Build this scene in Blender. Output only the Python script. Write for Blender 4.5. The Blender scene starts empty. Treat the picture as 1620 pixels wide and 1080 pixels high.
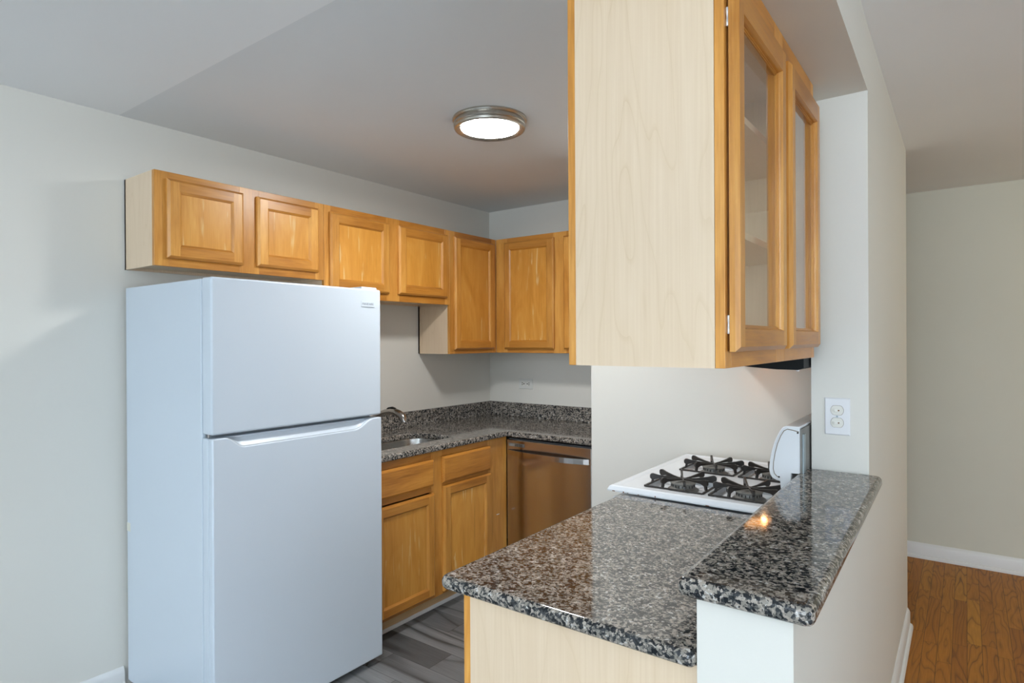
import bpy, bmesh, math, random
from mathutils import Vector, Matrix

random.seed(4)
SC = bpy.context.scene
COL = SC.collection
PI = math.pi

# ------------------------------------------------------------------ camera
def setup_camera():
    cam = bpy.data.cameras.new('camera')
    ob = bpy.data.objects.new('camera', cam)
    COL.objects.link(ob)
    yaw, pit, rol = [math.radians(a) for a in (36.594, -0.114, -0.286)]
    fw = Vector((-math.sin(yaw)*math.cos(pit), math.cos(yaw)*math.cos(pit), math.sin(pit)))
    r = Vector((math.cos(yaw), math.sin(yaw), 0)); u = r.cross(fw)
    r, u = math.cos(rol)*r + math.sin(rol)*u, -math.sin(rol)*r + math.cos(rol)*u
    M = Matrix((r, u, -fw)).transposed().to_4x4()
    M.translation = (0, 0, 1.472)
    ob.matrix_world = M
    cam.sensor_fit = 'HORIZONTAL'; cam.sensor_width = 36
    cam.lens = 967.5/1620*36
    cam.clip_start = 0.02
    SC.camera = ob
setup_camera()

# ------------------------------------------------------------------ light and exposure
SC.view_settings.view_transform = 'Standard'
SC.view_settings.look = 'None'
SC.view_settings.gamma = 1
SC.view_settings.use_curve_mapping = False
SC.view_settings.exposure = 0.0

W = bpy.data.worlds.new('world'); SC.world = W
W.use_nodes = True
W.node_tree.nodes['Background'].inputs[0].default_value = (0.72, 0.86, 1.0, 1)
W.node_tree.nodes['Background'].inputs[1].default_value = 1.2

def area(name, loc, rot, sx, sy, power, col):
    l = bpy.data.lights.new(name, 'AREA'); l.shape = 'RECTANGLE'
    l.size = sx; l.size_y = sy; l.energy = power; l.color = col
    o = bpy.data.objects.new(name, l); COL.objects.link(o)
    o.location = loc; o.rotation_euler = rot
    return o
# daylight coming in through the living-room windows behind and beside the camera
area('daylight_rear_window', (0.7, -6.5, 1.50), (PI/2+0.10, 0, 0), 3.4, 1.5, 175, (0.78, 0.885, 1.0))
area('daylight_side_window', (2.66, 0.0, 1.45), (PI/2, 0, PI/2), 2.0, 1.5, 34, (0.78, 0.885, 1.0))
# added fill light aimed up at the living-room ceiling, unseen behind the camera
area('added_ceiling_fill', (0.3, -2.2, 1.70), (PI, 0, 0), 0.5, 0.5, 200, (0.76, 0.885, 1.0))
# warm lamp in the hall, beyond the frame
hall = bpy.data.lights.new('hall_lamp', 'POINT'); hall.energy = 15; hall.color = (1.0, 0.87, 0.58); hall.shadow_soft_size = 0.12
ho = bpy.data.objects.new('hall_lamp', hall); COL.objects.link(ho); ho.location = (1.7, 4.1, 2.1)

# ------------------------------------------------------------------ materials
class NT:
    def __init__(s, name):
        s.m = bpy.data.materials.new(name); s.m.use_nodes = True
        s.t = s.m.node_tree; s.b = s.t.nodes['Principled BSDF']
    def n(s, typ, ins=None, **kw):
        nd = s.t.nodes.new(typ)
        for k, v in kw.items(): setattr(nd, k, v)
        for k, v in (ins or {}).items(): s.set(nd.inputs[k], v)
        return nd
    def set(s, sock, v):
        if isinstance(v, bpy.types.NodeSocket): s.t.links.new(v, sock)
        elif isinstance(v, bpy.types.Node): s.t.links.new(v.outputs[0], sock)
        else: sock.default_value = v
    def math(s, op, a, b=0.0):
        nd = s.n('ShaderNodeMath', operation=op); s.set(nd.inputs[0], a); s.set(nd.inputs[1], b)
        return nd.outputs[0]
    def mix(s, f, a, b, typ='MIX'):
        nd = s.n('ShaderNodeMix', data_type='RGBA', blend_type=typ)
        s.set(nd.inputs[0], f); s.set(nd.inputs[6], a); s.set(nd.inputs[7], b)
        return nd.outputs[2]
    def ramp(s, f, stops, interp='LINEAR'):
        nd = s.n('ShaderNodeValToRGB'); cr = nd.color_ramp; cr.interpolation = interp
        while len(cr.elements) < len(stops): cr.elements.new(0.5)
        for e, (p, c) in zip(cr.elements, stops):
            e.position = p; e.color = c if len(c) == 4 else (*c, 1)
        s.set(nd.inputs[0], f)
        return nd.outputs[0]
    def coord(s, scale=(1, 1, 1), rnd=True):
        tc = s.n('ShaderNodeTexCoord')
        v = tc.outputs['Object']
        if rnd:
            oi = s.n('ShaderNodeObjectInfo')
            off = s.n('ShaderNodeVectorMath', operation='SCALE')
            off.inputs[0].default_value = (7.3, 5.1, 3.7); s.set(off.inputs['Scale'], oi.outputs['Random'])
            ad = s.n('ShaderNodeVectorMath', operation='ADD'); s.set(ad.inputs[0], v); s.set(ad.inputs[1], off.outputs[0])
            v = ad.outputs[0]
        mp = s.n('ShaderNodeMapping', {'Vector': v, 'Scale': scale})
        return mp.outputs[0]
    def noise(s, vec, scale, detail=3, rough=0.5, dist=0.0):
        nd = s.n('ShaderNodeTexNoise', {'Vector': vec, 'Scale': scale, 'Detail': detail, 'Roughness': rough, 'Distortion': dist})
        return nd.outputs[0]
    def bump(s, h, strength=0.2, dist=0.002):
        nd = s.n('ShaderNodeBump', {'Height': h, 'Strength': strength, 'Distance': dist})
        s.set(s.b.inputs['Normal'], nd.outputs[0])
    def p(s, **kw):
        for k, v in kw.items(): s.set(s.b.inputs[k.replace('_', ' ')], v)
        return s

def c4(r, g, b): return (r, g, b, 1)

def mat_simple(name, col, rough=0.5, metal=0.0, **kw):
    t = NT(name); t.p(Base_Color=c4(*col), Roughness=rough, Metallic=metal, **kw)
    n = t.noise(t.coord(), 60, 2)
    t.p(Roughness=t.math('ADD', rough-0.03, t.math('MULTIPLY', n, 0.06)))
    return t.m

def mat_paint(name, col, rough=0.55, bump=0.12):
    t = NT(name)
    v = t.coord(rnd=False)
    lo = t.noise(v, 1.3, 3)
    t.p(Base_Color=t.mix(lo, c4(*[x*0.97 for x in col]), c4(*[min(1, x*1.03) for x in col])), Roughness=rough)
    t.bump(t.noise(v, 140, 3), bump, 0.001)
    return t.m

def mat_wood(name, axis, dark, mid, light, rough=0.32, scratches=False, fig=1.0):
    t = NT(name)
    sc = [1, 1, 1]; sc['XYZ'.index(axis)] = 0.045
    v = t.coord(tuple(sc))
    fib = t.noise(v, 170, 4, 0.6)
    sc2 = [1, 1, 1]; sc2['XYZ'.index(axis)] = 0.22
    v2 = t.coord(tuple(sc2))
    blot = t.noise(v2, 9, 4, 0.55, 0.8*fig)
    f = t.math('ADD', t.math('MULTIPLY', fib, 0.35), t.math('MULTIPLY', blot, 0.65))
    col = t.ramp(f, [(0.30, dark), (0.50, mid), (0.72, light)])
    # small dark flecks of maple
    fl = t.noise(t.coord(tuple([x*1.0 for x in sc])), 60, 2)
    col = t.mix(t.ramp(fl, [(0.66, (0, 0, 0)), (0.76, (0.45, 0.45, 0.45))]), col, c4(*[x*0.62 for x in dark]))
    if scratches:
        sc3 = [1, 1, 1]; sc3['XYZ'.index(axis)] = 0.09
        s_ = t.noise(t.coord(tuple(sc3)), 42, 2, 0.4, 0.6)
        g_ = t.noise(t.coord(), 7, 2)
        m_ = t.math('MULTIPLY', t.ramp(s_, [(0.62, (0, 0, 0)), (0.67, (1, 1, 1))]), t.ramp(g_, [(0.42, (0, 0, 0)), (0.55, (0.6, 0.6, 0.6))]))
        col = t.mix(m_, col, c4(0.78, 0.58, 0.28))
    oi = t.n('ShaderNodeObjectInfo')
    hs = t.n('ShaderNodeHueSaturation', {'Color': col, 'Value': t.math('ADD', 0.92, t.math('MULTIPLY', oi.outputs['Random'], 0.16))})
    t.p(Base_Color=hs.outputs[0], Roughness=t.math('ADD', rough-0.05, t.math('MULTIPLY', fib, 0.1)))
    t.bump(fib, 0.06, 0.001)
    return t.m

HON = ((0.40, 0.150, 0.020), (0.60, 0.272, 0.052), (0.78, 0.420, 0.105))
HONR = ((0.30, 0.105, 0.014), (0.49, 0.200, 0.031), (0.64, 0.300, 0.056))      # the rails are cut from darker, redder boards
WX, WY = [mat_wood('honey_maple_rail_'+a, a, *HONR) for a in 'XY']
WZ = mat_wood('honey_maple_stile', 'Z', *HON)
PANEL = mat_wood('honey_maple_panel', 'Z', (0.51, 0.208, 0.026), (0.63, 0.282, 0.046), (0.72, 0.368, 0.080), scratches=True, fig=2.0)
RAW = mat_wood('bare_maple_Y', 'Y', (0.42, 0.26, 0.12), (0.58, 0.39, 0.20), (0.66, 0.47, 0.27), rough=0.5)

def mat_laminate(name):
    t = NT(name)
    v = t.coord((1, 1, 0.12))
    n0 = t.noise(v, 7, 2, 0.5, 0.4)
    rings = t.math('FRACT', t.math('MULTIPLY', n0, 11.0))
    line = t.ramp(rings, [(0.0, (1, 1, 1)), (0.10, (0.2, 0.2, 0.2)), (0.6, (0, 0, 0)), (1.0, (0.35, 0.35, 0.35))])
    fib = t.noise(t.coord((1, 1, 0.02)), 180, 3)
    msk = t.math('MULTIPLY', line, t.math('MULTIPLY', t.noise(v, 3, 2), 0.55))
    col = t.mix(fib, c4(0.665, 0.505, 0.34), c4(0.765, 0.615, 0.45))
    col = t.mix(msk, col, c4(0.56, 0.40, 0.22))
    t.p(Base_Color=col, Roughness=0.38)
    return t.m
LAM = mat_laminate('pale_maple_laminate')

def mat_granite(name):
    t = NT(name)
    v = t.coord(rnd=False)
    warp = t.n('ShaderNodeTexNoise', {'Vector': v, 'Scale': 95, 'Detail': 3})
    vm = t.n('ShaderNodeVectorMath', operation='MULTIPLY_ADD')
    t.set(vm.inputs[0], warp.outputs['Color']); vm.inputs[1].default_value = (0.009, 0.009, 0.009); t.set(vm.inputs[2], v)
    vo = t.n('ShaderNodeTexVoronoi', {'Vector': vm.outputs[0], 'Scale': 172, 'Randomness': 1.0})
    sep = t.n('ShaderNodeSeparateColor', {'Color': vo.outputs['Color']})
    big = t.noise(v, 48, 3, 0.6)
    f = t.math('ADD', t.math('MULTIPLY', sep.outputs[0], 0.62), t.math('MULTIPLY', t.math('SUBTRACT', big, 0.28), 0.85))
    col = t.ramp(f, [(0.0, (0.009, 0.012, 0.015)), (0.27, (0.032, 0.035, 0.038)), (0.38, (0.115, 0.111, 0.102)),
                     (0.47, (0.235, 0.215, 0.185)), (0.62, (0.34, 0.30, 0.258)), (0.80, (0.50, 0.48, 0.45))], 'CONSTANT')
    vo2 = t.n('ShaderNodeTexVoronoi', {'Vector': vm.outputs[0], 'Scale': 380, 'Randomness': 1.0})
    sp = t.n('ShaderNodeSeparateColor', {'Color': vo2.outputs['Color']})
    col = t.mix(t.ramp(sp.outputs[1], [(0.0, (0, 0, 0)), (0.84, (0.7, 0.7, 0.7))], 'CONSTANT'), col, c4(0.016, 0.018, 0.022))
    t.p(Base_Color=col, Roughness=0.07)
    return t.m
GRAN = mat_granite('speckled_granite')

def mat_planks(name, along, width, length, cols, rough, seam, ringk, dark):
    t = NT(name)
    tc = t.n('ShaderNodeTexCoord'); sp = t.n('ShaderNodeSeparateXYZ', {0: tc.outputs['Object']})
    a, c = (sp.outputs[0], sp.outputs[1]) if along == 'X' else (sp.outputs[1], sp.outputs[0])
    ci = t.math('DIVIDE', c, width); row = t.math('FLOOR', ci)
    wn = t.n('ShaderNodeTexWhiteNoise', noise_dimensions='1D'); t.set(wn.inputs['W'], row)
    ai = t.math('ADD', t.math('DIVIDE', a, length), t.math('MULTIPLY', wn.outputs[0], 7.0)); idx = t.math('FLOOR', ai)
    cmb = t.n('ShaderNodeCombineXYZ', {0: row, 1: idx, 2: 0.0})
    w2 = t.n('ShaderNodeTexWhiteNoise', noise_dimensions='2D'); t.set(w2.inputs['Vector'], cmb.outputs[0])
    # coordinates shifted per board
    g = t.n('ShaderNodeCombineXYZ', {0: t.math('MULTIPLY', a, 1.0), 1: c, 2: t.math('MULTIPLY', w2.outputs[0], 40.0)})
    mp = t.n('ShaderNodeMapping', {'Vector': g.outputs[0], 'Scale': (0.16, 1, 1)})
    n0 = t.noise(mp.outputs[0], 0.9/width*0.45, 2, 0.5, 0.2)
    rings = t.math('FRACT', t.math('MULTIPLY', n0, ringk))
    line = t.ramp(rings, [(0.0, (1, 1, 1)), (0.16, (0.3, 0.3, 0.3)), (0.5, (0, 0, 0)), (0.9, (0.25, 0.25, 0.25)), (1.0, (1, 1, 1))])
    mf = t.n('ShaderNodeMapping', {'Vector': g.outputs[0], 'Scale': (0.03, 1, 1)})
    fib = t.noise(mf.outputs[0], 260, 3, 0.6)
    base = t.ramp(w2.outputs[0], [(i/(len(cols)-1), k) for i, k in enumerate(cols)])
    col = t.mix(t.math('MULTIPLY', fib, 0.55), base, c4(*dark))
    lf = t.noise(mp.outputs[0], 6, 2)
    col = t.mix(t.math('MULTIPLY', line, t.math('MINIMUM', t.math('MULTIPLY', lf, 1.35), 0.9)), col, c4(*dark))
    fr = t.math('FRACT', ci); e1 = t.math('MINIMUM', fr, t.math('SUBTRACT', 1.0, fr))
    fr2 = t.math('FRACT', ai); e2 = t.math('MINIMUM', fr2, t.math('SUBTRACT', 1.0, fr2))
    s1 = t.math('LESS_THAN', e1, seam/width); s2 = t.math('LESS_THAN', e2, seam/length)
    sm = t.math('MAXIMUM', s1, s2)
    col = t.mix(t.math('MULTIPLY', sm, 0.75), col, c4(*[x*0.25 for x in dark]))
    t.p(Base_Color=col, Roughness=t.math('ADD', rough, t.math('MULTIPLY', fib, 0.15)))
    t.bump(t.math('SUBTRACT', t.math('MULTIPLY', fib, 0.3), sm), 0.15, 0.001)
    return t.m
OAK = mat_planks('oak_strip_floor', 'Y', 0.057, 0.62, [(0.42, 0.145, 0.008), (0.56, 0.220, 0.014), (0.48, 0.170, 0.010), (0.64, 0.280, 0.022)], 0.48, 0.0011, 15.0, (0.105, 0.030, 0.003))
VINYL = mat_planks('grey_vinyl_plank', 'X', 0.152, 1.22, [(0.115, 0.118, 0.12), (0.23, 0.235, 0.238), (0.33, 0.335, 0.338), (0.17, 0.174, 0.176)], 0.42, 0.0012, 8.0, (0.022, 0.022, 0.022))

WALL = mat_paint('warm_white_wall_paint', (0.70, 0.685, 0.63))
CEIL_K = mat_paint('ceiling_paint_shaded', (0.765, 0.78, 0.785), 0.7)  # darker kitchen side: the shading past the ceiling line is put into the colour
CEIL_L = mat_paint('ceiling_paint_lit', (0.88, 0.885, 0.885), 0.7)  # brighter tone for the better-lit side of that line
WALL_H = mat_paint('olive_beige_hall_paint', (0.64, 0.62, 0.52))
TRIM = mat_paint('white_trim_paint', (0.76, 0.76, 0.75), 0.35, 0.03)
ENAM = mat_simple('white_enamel', (0.74, 0.77, 0.80), 0.22)
FRID = mat_simple('white_fridge_paint', (0.585, 0.655, 0.725), 0.30)
FRIDG = mat_simple('grey_gasket', (0.30, 0.33, 0.35), 0.6)
PLAST = mat_simple('white_plastic', (0.76, 0.77, 0.79), 0.30)
IVORY = mat_simple('ivory_plastic', (0.74, 0.735, 0.68), 0.35)
PLATE = mat_simple('painted_plate', (0.68, 0.685, 0.65), 0.4)
SEAM = mat_simple('brown_seam', (0.24, 0.20, 0.15), 0.7)
DARK = mat_simple('dark_slot', (0.012, 0.011, 0.010), 0.6)
CAPM = mat_simple('grey_burner_cap', (0.17, 0.166, 0.15), 0.55)
IRON = mat_simple('black_cast_iron', (0.022, 0.018, 0.015), 0.42)
BURN = mat_simple('worn_burner_metal', (0.20, 0.195, 0.18), 0.45, 0.3)
BLACK = mat_simple('black_enamel', (0.005, 0.007, 0.008), 0.5, 0.0, Specular_IOR_Level=0.2)
CHROME = mat_simple('chrome', (0.42, 0.40, 0.38), 0.16, 1.0)
HINGE = mat_simple('bright_hinge_metal', (0.75, 0.77, 0.78), 0.4, 0.4)
ZINC = mat_simple('galvanised_steel', (0.32, 0.38, 0.40), 0.35, 0.9)
TAPE = mat_simple('yellowed_tape', (0.70, 0.70, 0.62), 0.5)
RUST = mat_simple('rust', (0.16, 0.06, 0.015), 0.8)
GREYINK = mat_simple('grey_print', (0.30, 0.34, 0.38), 0.5)

def mat_steel(name, col, rough, axis):
    t = NT(name)
    sc = [900, 900, 900]; sc['XYZ'.index(axis)] = 6
    n = t.noise(t.coord(tuple(sc)), 1.0, 3, 0.6)
    t.p(Base_Color=t.mix(n, c4(*[x*0.9 for x in col]), c4(*col)), Metallic=1.0,
        Roughness=t.math('ADD', rough-0.03, t.math('MULTIPLY', n, 0.06)))
    return t.m
STEEL = mat_steel('brushed_stainless_door', (0.58, 0.55, 0.52), 0.17, 'X')
SINKM = mat_steel('brushed_stainless_sink', (0.60, 0.60, 0.58), 0.26, 'Y')
NICK = mat_steel('brushed_nickel', (0.50, 0.47, 0.42), 0.28, 'X')

def mat_emit(name, col, s):
    t = NT(name); t.p(Base_Color=c4(*col), Emission_Color=c4(*col), Emission_Strength=s, Roughness=0.4)
    return t.m
DIFFUSER = mat_emit('lit_ceiling_diffuser', (0.98, 0.985, 0.98), 132.0)
HOODLAMP = mat_emit('lit_hood_lens', (1.0, 0.45, 0.13), 3.2)
BULB = mat_emit('hood_bulb', (1.0, 0.62, 0.28), 40.0)

def mat_glass():
    t = NT('clear_cabinet_glass')
    out = t.t.nodes['Material Output']
    gl = t.n('ShaderNodeBsdfGlossy', {'Roughness': 0.01, 'Color': c4(1, 1, 1)})
    tr = t.n('ShaderNodeBsdfTransparent', {'Color': c4(0.97, 0.98, 0.975)})
    fr = t.n('ShaderNodeFresnel', {'IOR': 1.5})
    ge = t.n('ShaderNodeNewGeometry')
    fac = t.math('MULTIPLY', fr.outputs[0], t.math('SUBTRACT', 1.0, ge.outputs['Backfacing']))
    mx = t.n('ShaderNodeMixShader', {0: fac, 1: tr.outputs[0], 2: gl.outputs[0]})
    t.t.links.new(mx.outputs[0], out.inputs['Surface'])
    return t.m
GLASS = mat_glass()

# ------------------------------------------------------------------ mesh helpers
class MB:
    def __init__(s): s.v = []; s.f = []; s.m = []; s.mats = []
    def mi(s, m):
        if m not in s.mats: s.mats.append(m)
        return s.mats.index(m)
    def poly(s, pts, m):
        b = len(s.v); s.v += [tuple(p) for p in pts]; s.f.append(tuple(range(b, b+len(pts)))); s.m.append(s.mi(m))
    def mesh(s, vs, fs, m):
        b = len(s.v); s.v += [tuple(p) for p in vs]; i = s.mi(m)
        for f in fs: s.f.append(tuple(b+k for k in f)); s.m.append(i)
    def box(s, x0, y0, z0, x1, y1, z1, m, faces=None):
        x0, x1 = min(x0, x1), max(x0, x1); y0, y1 = min(y0, y1), max(y0, y1); z0, z1 = min(z0, z1), max(z0, z1)
        b = len(s.v)
        s.v += [(x0, y0, z0), (x1, y0, z0), (x1, y1, z0), (x0, y1, z0), (x0, y0, z1), (x1, y0, z1), (x1, y1, z1), (x0, y1, z1)]
        F = {'-z': (0, 3, 2, 1), '+z': (4, 5, 6, 7), '-y': (0, 1, 5, 4), '+y': (2, 3, 7, 6), '-x': (0, 4, 7, 3), '+x': (1, 2, 6, 5)}
        for k, f in F.items():
            mm = (faces or {}).get(k, m)
            s.f.append(tuple(b+q for q in f)); s.m.append(s.mi(mm))
        return s
    def prism(s, pts, d, m, capm=None):
        """extrude a planar loop of 3-D points by the vector d"""
        n = len(pts); P = [Vector(p) for p in pts]; D = Vector(d)
        nrm = Vector((0, 0, 0))
        for i in range(n): nrm += P[i].cross(P[(i+1) % n])
        if nrm.dot(D) > 0: P.reverse()
        b = len(s.v); s.v += [tuple(p) for p in P] + [tuple(p+D) for p in P]
        i = s.mi(m); ic = s.mi(capm or m)
        s.f.append(tuple(range(b, b+n))); s.m.append(ic)
        s.f.append(tuple(range(b+2*n-1, b+n-1, -1))); s.m.append(ic)
        for k in range(n):
            k2 = (k+1) % n
            s.f.append((b+k2, b+k, b+n+k, b+n+k2)); s.m.append(i)
        return s
    def lathe(s, cx, cy, prof, m, n=48, axis='Z'):
        b = len(s.v); i = s.mi(m)
        for (r, z) in prof:
            for k in range(n):
                a = 2*PI*k/n
                if axis == 'Z': s.v.append((cx+r*math.cos(a), cy+r*math.sin(a), z))
                elif axis == 'X': s.v.append((z, cx+r*math.cos(a), cy+r*math.sin(a)))
                else: s.v.append((cx+r*math.cos(a), z, cy+r*math.sin(a)))
        for j in range(len(prof)-1):
            for k in range(n):
                k2 = (k+1) % n
                s.f.append((b+j*n+k, b+j*n+k2, b+(j+1)*n+k2, b+(j+1)*n+k)); s.m.append(i)
        s.f.append(tuple(b+k for k in reversed(range(n)))); s.m.append(i)
        s.f.append(tuple(b+(len(prof)-1)*n+k for k in range(n))); s.m.append(i)
        return s
    def tube(s, path, radii, m, n=16, flat=1.0):
        P = [Vector(p) for p in path]; b = len(s.v); i = s.mi(m); up0 = Vector((0, 0, 1))
        for j, p in enumerate(P):
            t = (P[min(j+1, len(P)-1)]-P[max(j-1, 0)]).normalized()
            a = up0 if abs(t.z) < 0.95 else Vector((1, 0, 0))
            sx = t.cross(a).normalized(); sy = sx.cross(t).normalized()
            for k in range(n):
                q = 2*PI*k/n
                s.v.append(tuple(p + sx*math.cos(q)*radii[j] + sy*math.sin(q)*radii[j]*flat))
        for j in range(len(P)-1):
            for k in range(n):
                k2 = (k+1) % n
                s.f.append((b+j*n+k, b+j*n+k2, b+(j+1)*n+k2, b+(j+1)*n+k)); s.m.append(i)
        s.f.append(tuple(b+k for k in reversed(range(n)))); s.m.append(i)
        s.f.append(tuple(b+(len(P)-1)*n+k for k in range(n))); s.m.append(i)
        return s
    def build(s, name, parent=None, bevel=0.0, smooth=None, loc=None, seg=2):
        org = Vector((0, 0, 0))
        q = parent
        while q is not None: org += q.location; q = q.parent
        if loc is not None: org = Vector(loc)
        me = bpy.data.meshes.new(name)
        me.from_pydata([tuple(Vector(v)-org) for v in s.v], [], s.f)
        for m in s.mats: me.materials.append(m)
        for p, i in zip(me.polygons, s.m): p.material_index = i
        bm = bmesh.new(); bm.from_mesh(me); bmesh.ops.recalc_face_normals(bm, faces=bm.faces); bm.to_mesh(me); bm.free()
        if smooth:
            me.shade_smooth(); me.set_sharp_from_angle(angle=math.radians(smooth))
        me.update()
        o = bpy.data.objects.new(name, me); COL.objects.link(o)
        if parent is not None: o.parent = parent
        elif loc is not None: o.location = loc
        if bevel:
            md = o.modifiers.new('edge_round', 'BEVEL'); md.width = bevel; md.segments = seg
            md.limit_method = 'ANGLE'; md.angle_limit = math.radians(40); md.harden_normals = False
        return o

def thing(name, label, cat, loc, group=None):
    o = bpy.data.objects.new(name, None); COL.objects.link(o); o.location = loc
    o.empty_display_size = 0.05
    return tag(o, label, cat, group)
def tag(o, label, cat, group=None):
    o['label'] = label; o['category'] = cat
    if group: o['group'] = group
    return o
def struct(o): o['kind'] = 'structure'; return o

# ------------------------------------------------------------------ room shell
XL, YB, ZC = -2.90, 3.623, 2.44
XE, YS, YH = 2.72, -6.58, 4.93          # far right wall, rear wall, hall end wall

m = MB(); m.box(XL, YS, -0.05, -0.30, YB, 0.0, VINYL); m.box(-0.30, YS, -0.05, XE, 1.07, 0.0, VINYL); struct(m.build('floor'))
m = MB(); m.box(-0.30, 1.07, -0.05, XE, YB+0.0, 0.0, OAK); m.box(-1.6, YB, -0.05, XE, YH, 0.0, OAK)
struct(m.build('floor.001'))
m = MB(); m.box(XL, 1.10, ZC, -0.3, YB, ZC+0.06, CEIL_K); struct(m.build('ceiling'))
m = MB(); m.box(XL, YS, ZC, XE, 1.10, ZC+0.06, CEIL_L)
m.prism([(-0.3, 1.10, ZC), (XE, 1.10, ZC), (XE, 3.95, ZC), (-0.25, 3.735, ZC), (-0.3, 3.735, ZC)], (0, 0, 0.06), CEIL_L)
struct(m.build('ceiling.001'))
# hall ceiling beyond the end of the kitchen wall
m = MB()
zr = ZC+0.012
top = ZC+0.08
v = [(-1.6, 3.735, ZC), (-0.25, 3.735, ZC), (XE, 3.95, ZC), (XE, YH, zr), (-1.6, YH, zr)]
m.mesh(v+[(x, y, top) for x, y, z in v], [(0, 1, 2, 3, 4), (9, 8, 7, 6, 5), (0, 5, 6, 1), (1, 6, 7, 2), (2, 7, 8, 3), (3, 8, 9, 4), (4, 9, 5, 0)], CEIL_L)
struct(m.build('ceiling.002'))

m = MB(); m.box(XL-0.12, YS-0.12, 0, XL, YB+0.12, ZC+0.06, WALL); struct(m.build('wall_left'))
m = MB(); m.box(XL, YB, 0, -0.39, YB+0.112, ZC, WALL); struct(m.build('wall_back'))
m = MB(); m.box(-1.572, 2.81, 0, -0.40, YB, ZC, WALL); struct(m.build('wall_partition'))
# wall between kitchen and hall: half wall, pillar and header beam round the pass-through
R0, R1, R2 = (-0.227, 1.07), (-0.2415, 2.17), (-0.246, 3.735)
L0, L1, L2 = (-0.387, 1.07), (-0.4035, 2.17), (-0.4035, 3.735)
m = MB()
m.prism([(*L0, 0), (*R0, 0), (*R1, 0), (*L1, 0)], (0, 0, 1.018), WALL)
m.prism([(*L1, 0), (*R1, 0), (*R2, 0), (*L2, 0)], (0, 0, ZC), WALL)
m.prism([(-0.70, 1.07, 2.237), (*R0, 2.237), (*R1, 2.237), (-0.70, 2.17, 2.237)], (0, 0, ZC-2.237), WALL)
m.box(-0.70, 2.17, 2.237, -0.4035, 2.81, ZC, WALL)
struct(m.build('wall_right'))
m = MB(); m.box(-1.72, YH, 0, XE+0.12, YH+0.12, ZC+0.08, WALL_H); struct(m.build('wall_hall'))
m = MB(); m.box(-1.72, 3.735, 0, -1.6, YH, ZC+0.08, WALL); struct(m.build('wall_hall_side'))

def window_wall(name, mk, spans, lo, hi, sill, head, th):
    """wall with window openings; mk(a0,z0,a1,z1) -> box args"""
    m = MB(); a = lo
    for (w0, w1) in spans:
        m.box(*mk(a, 0, w0, ZC+0.06), WALL); m.box(*mk(w0, 0, w1, sill), WALL); m.box(*mk(w0, head, w1, ZC+0.06), WALL); a = w1
    m.box(*mk(a, 0, hi, ZC+0.06), WALL)
    return struct(m.build(name))
window_wall('wall_rear', lambda a0, z0, a1, z1: (a0, YS-0.12, z0, a1, YS, z1), [(-1.0, 2.4)], XL, XE+0.12, 0.70, 2.20, .12)
window_wall('wall_far_right', lambda a0, z0, a1, z1: (XE, a0, z0, XE+0.12, a1, z1), [(-1.0, 1.0)], YS, YH, 0.70, 2.20, .12)
m = MB()
for x in (-1.0, 0.11, 1.25, 2.36): m.box(x, YS-0.09, 0.70, x+0.04, YS-0.05, 2.20, TRIM)
for z in (0.70, 1.44, 2.16): m.box(-1.0, YS-0.09, z, 2.4, YS-0.05, z+0.04, TRIM)
struct(m.build('window_1'))
m = MB()
for y in (-1.0, -0.02, 0.96): m.box(XE+0.05, y, 0.70, XE+0.09, y+0.04, 2.20, TRIM)
for z in (0.70, 1.44, 2.16): m.box(XE+0.05, -1.0, z, XE+0.09, 1.0, z+0.04, TRIM)
struct(m.build('window_2'))

def base_profile(h, t=0.014, shoe=True):
    p = [(0, 0), (0.027, 0), (0.027, 0.012), (0.022, 0.021), (t, 0.024)] if shoe else [(0, 0), (t, 0)]
    return p + [(t, h-0.022), (t-0.003, h-0.012), (0.006, h-0.004), (0.003, h), (0, h)]
def baseboard(name, a, b, n, h, shoe=True):
    a = Vector((*a, 0)); b = Vector((*b, 0)); n = Vector((*n, 0)).normalized()
    m = MB(); m.prism([a + n*d + Vector((0, 0, z)) for d, z in base_profile(h, shoe=shoe)], b-a, TRIM)
    return struct(m.build(name, smooth=25))
baseboard('baseboard_left', (XL, YS), (XL, 1.104), (1, 0), 0.088)
baseboard('baseboard_hall', (-1.6, YH), (XE, YH), (0, -1), 0.100)
o = baseboard('baseboard_right', (-0.2415, 2.17), (-0.246, 3.70), (1, 0.003), 0.100)
baseboard('baseboard_right.001', (-0.227, 1.07), (-0.2415, 2.17), (1, 0.0132), 0.100)

# ------------------------------------------------------------------ cabinet pieces
def frame_axes(facing):
    """u (along the front), n (out of the front) and grain materials"""
    if facing == '+x': return Vector((0, 1, 0)), Vector((1, 0, 0)), WY
    if facing == '-x': return Vector((0, 1, 0)), Vector((-1, 0, 0)), WY
    if facing == '-y': return Vector((1, 0, 0)), Vector((0, -1, 0)), WX

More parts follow.
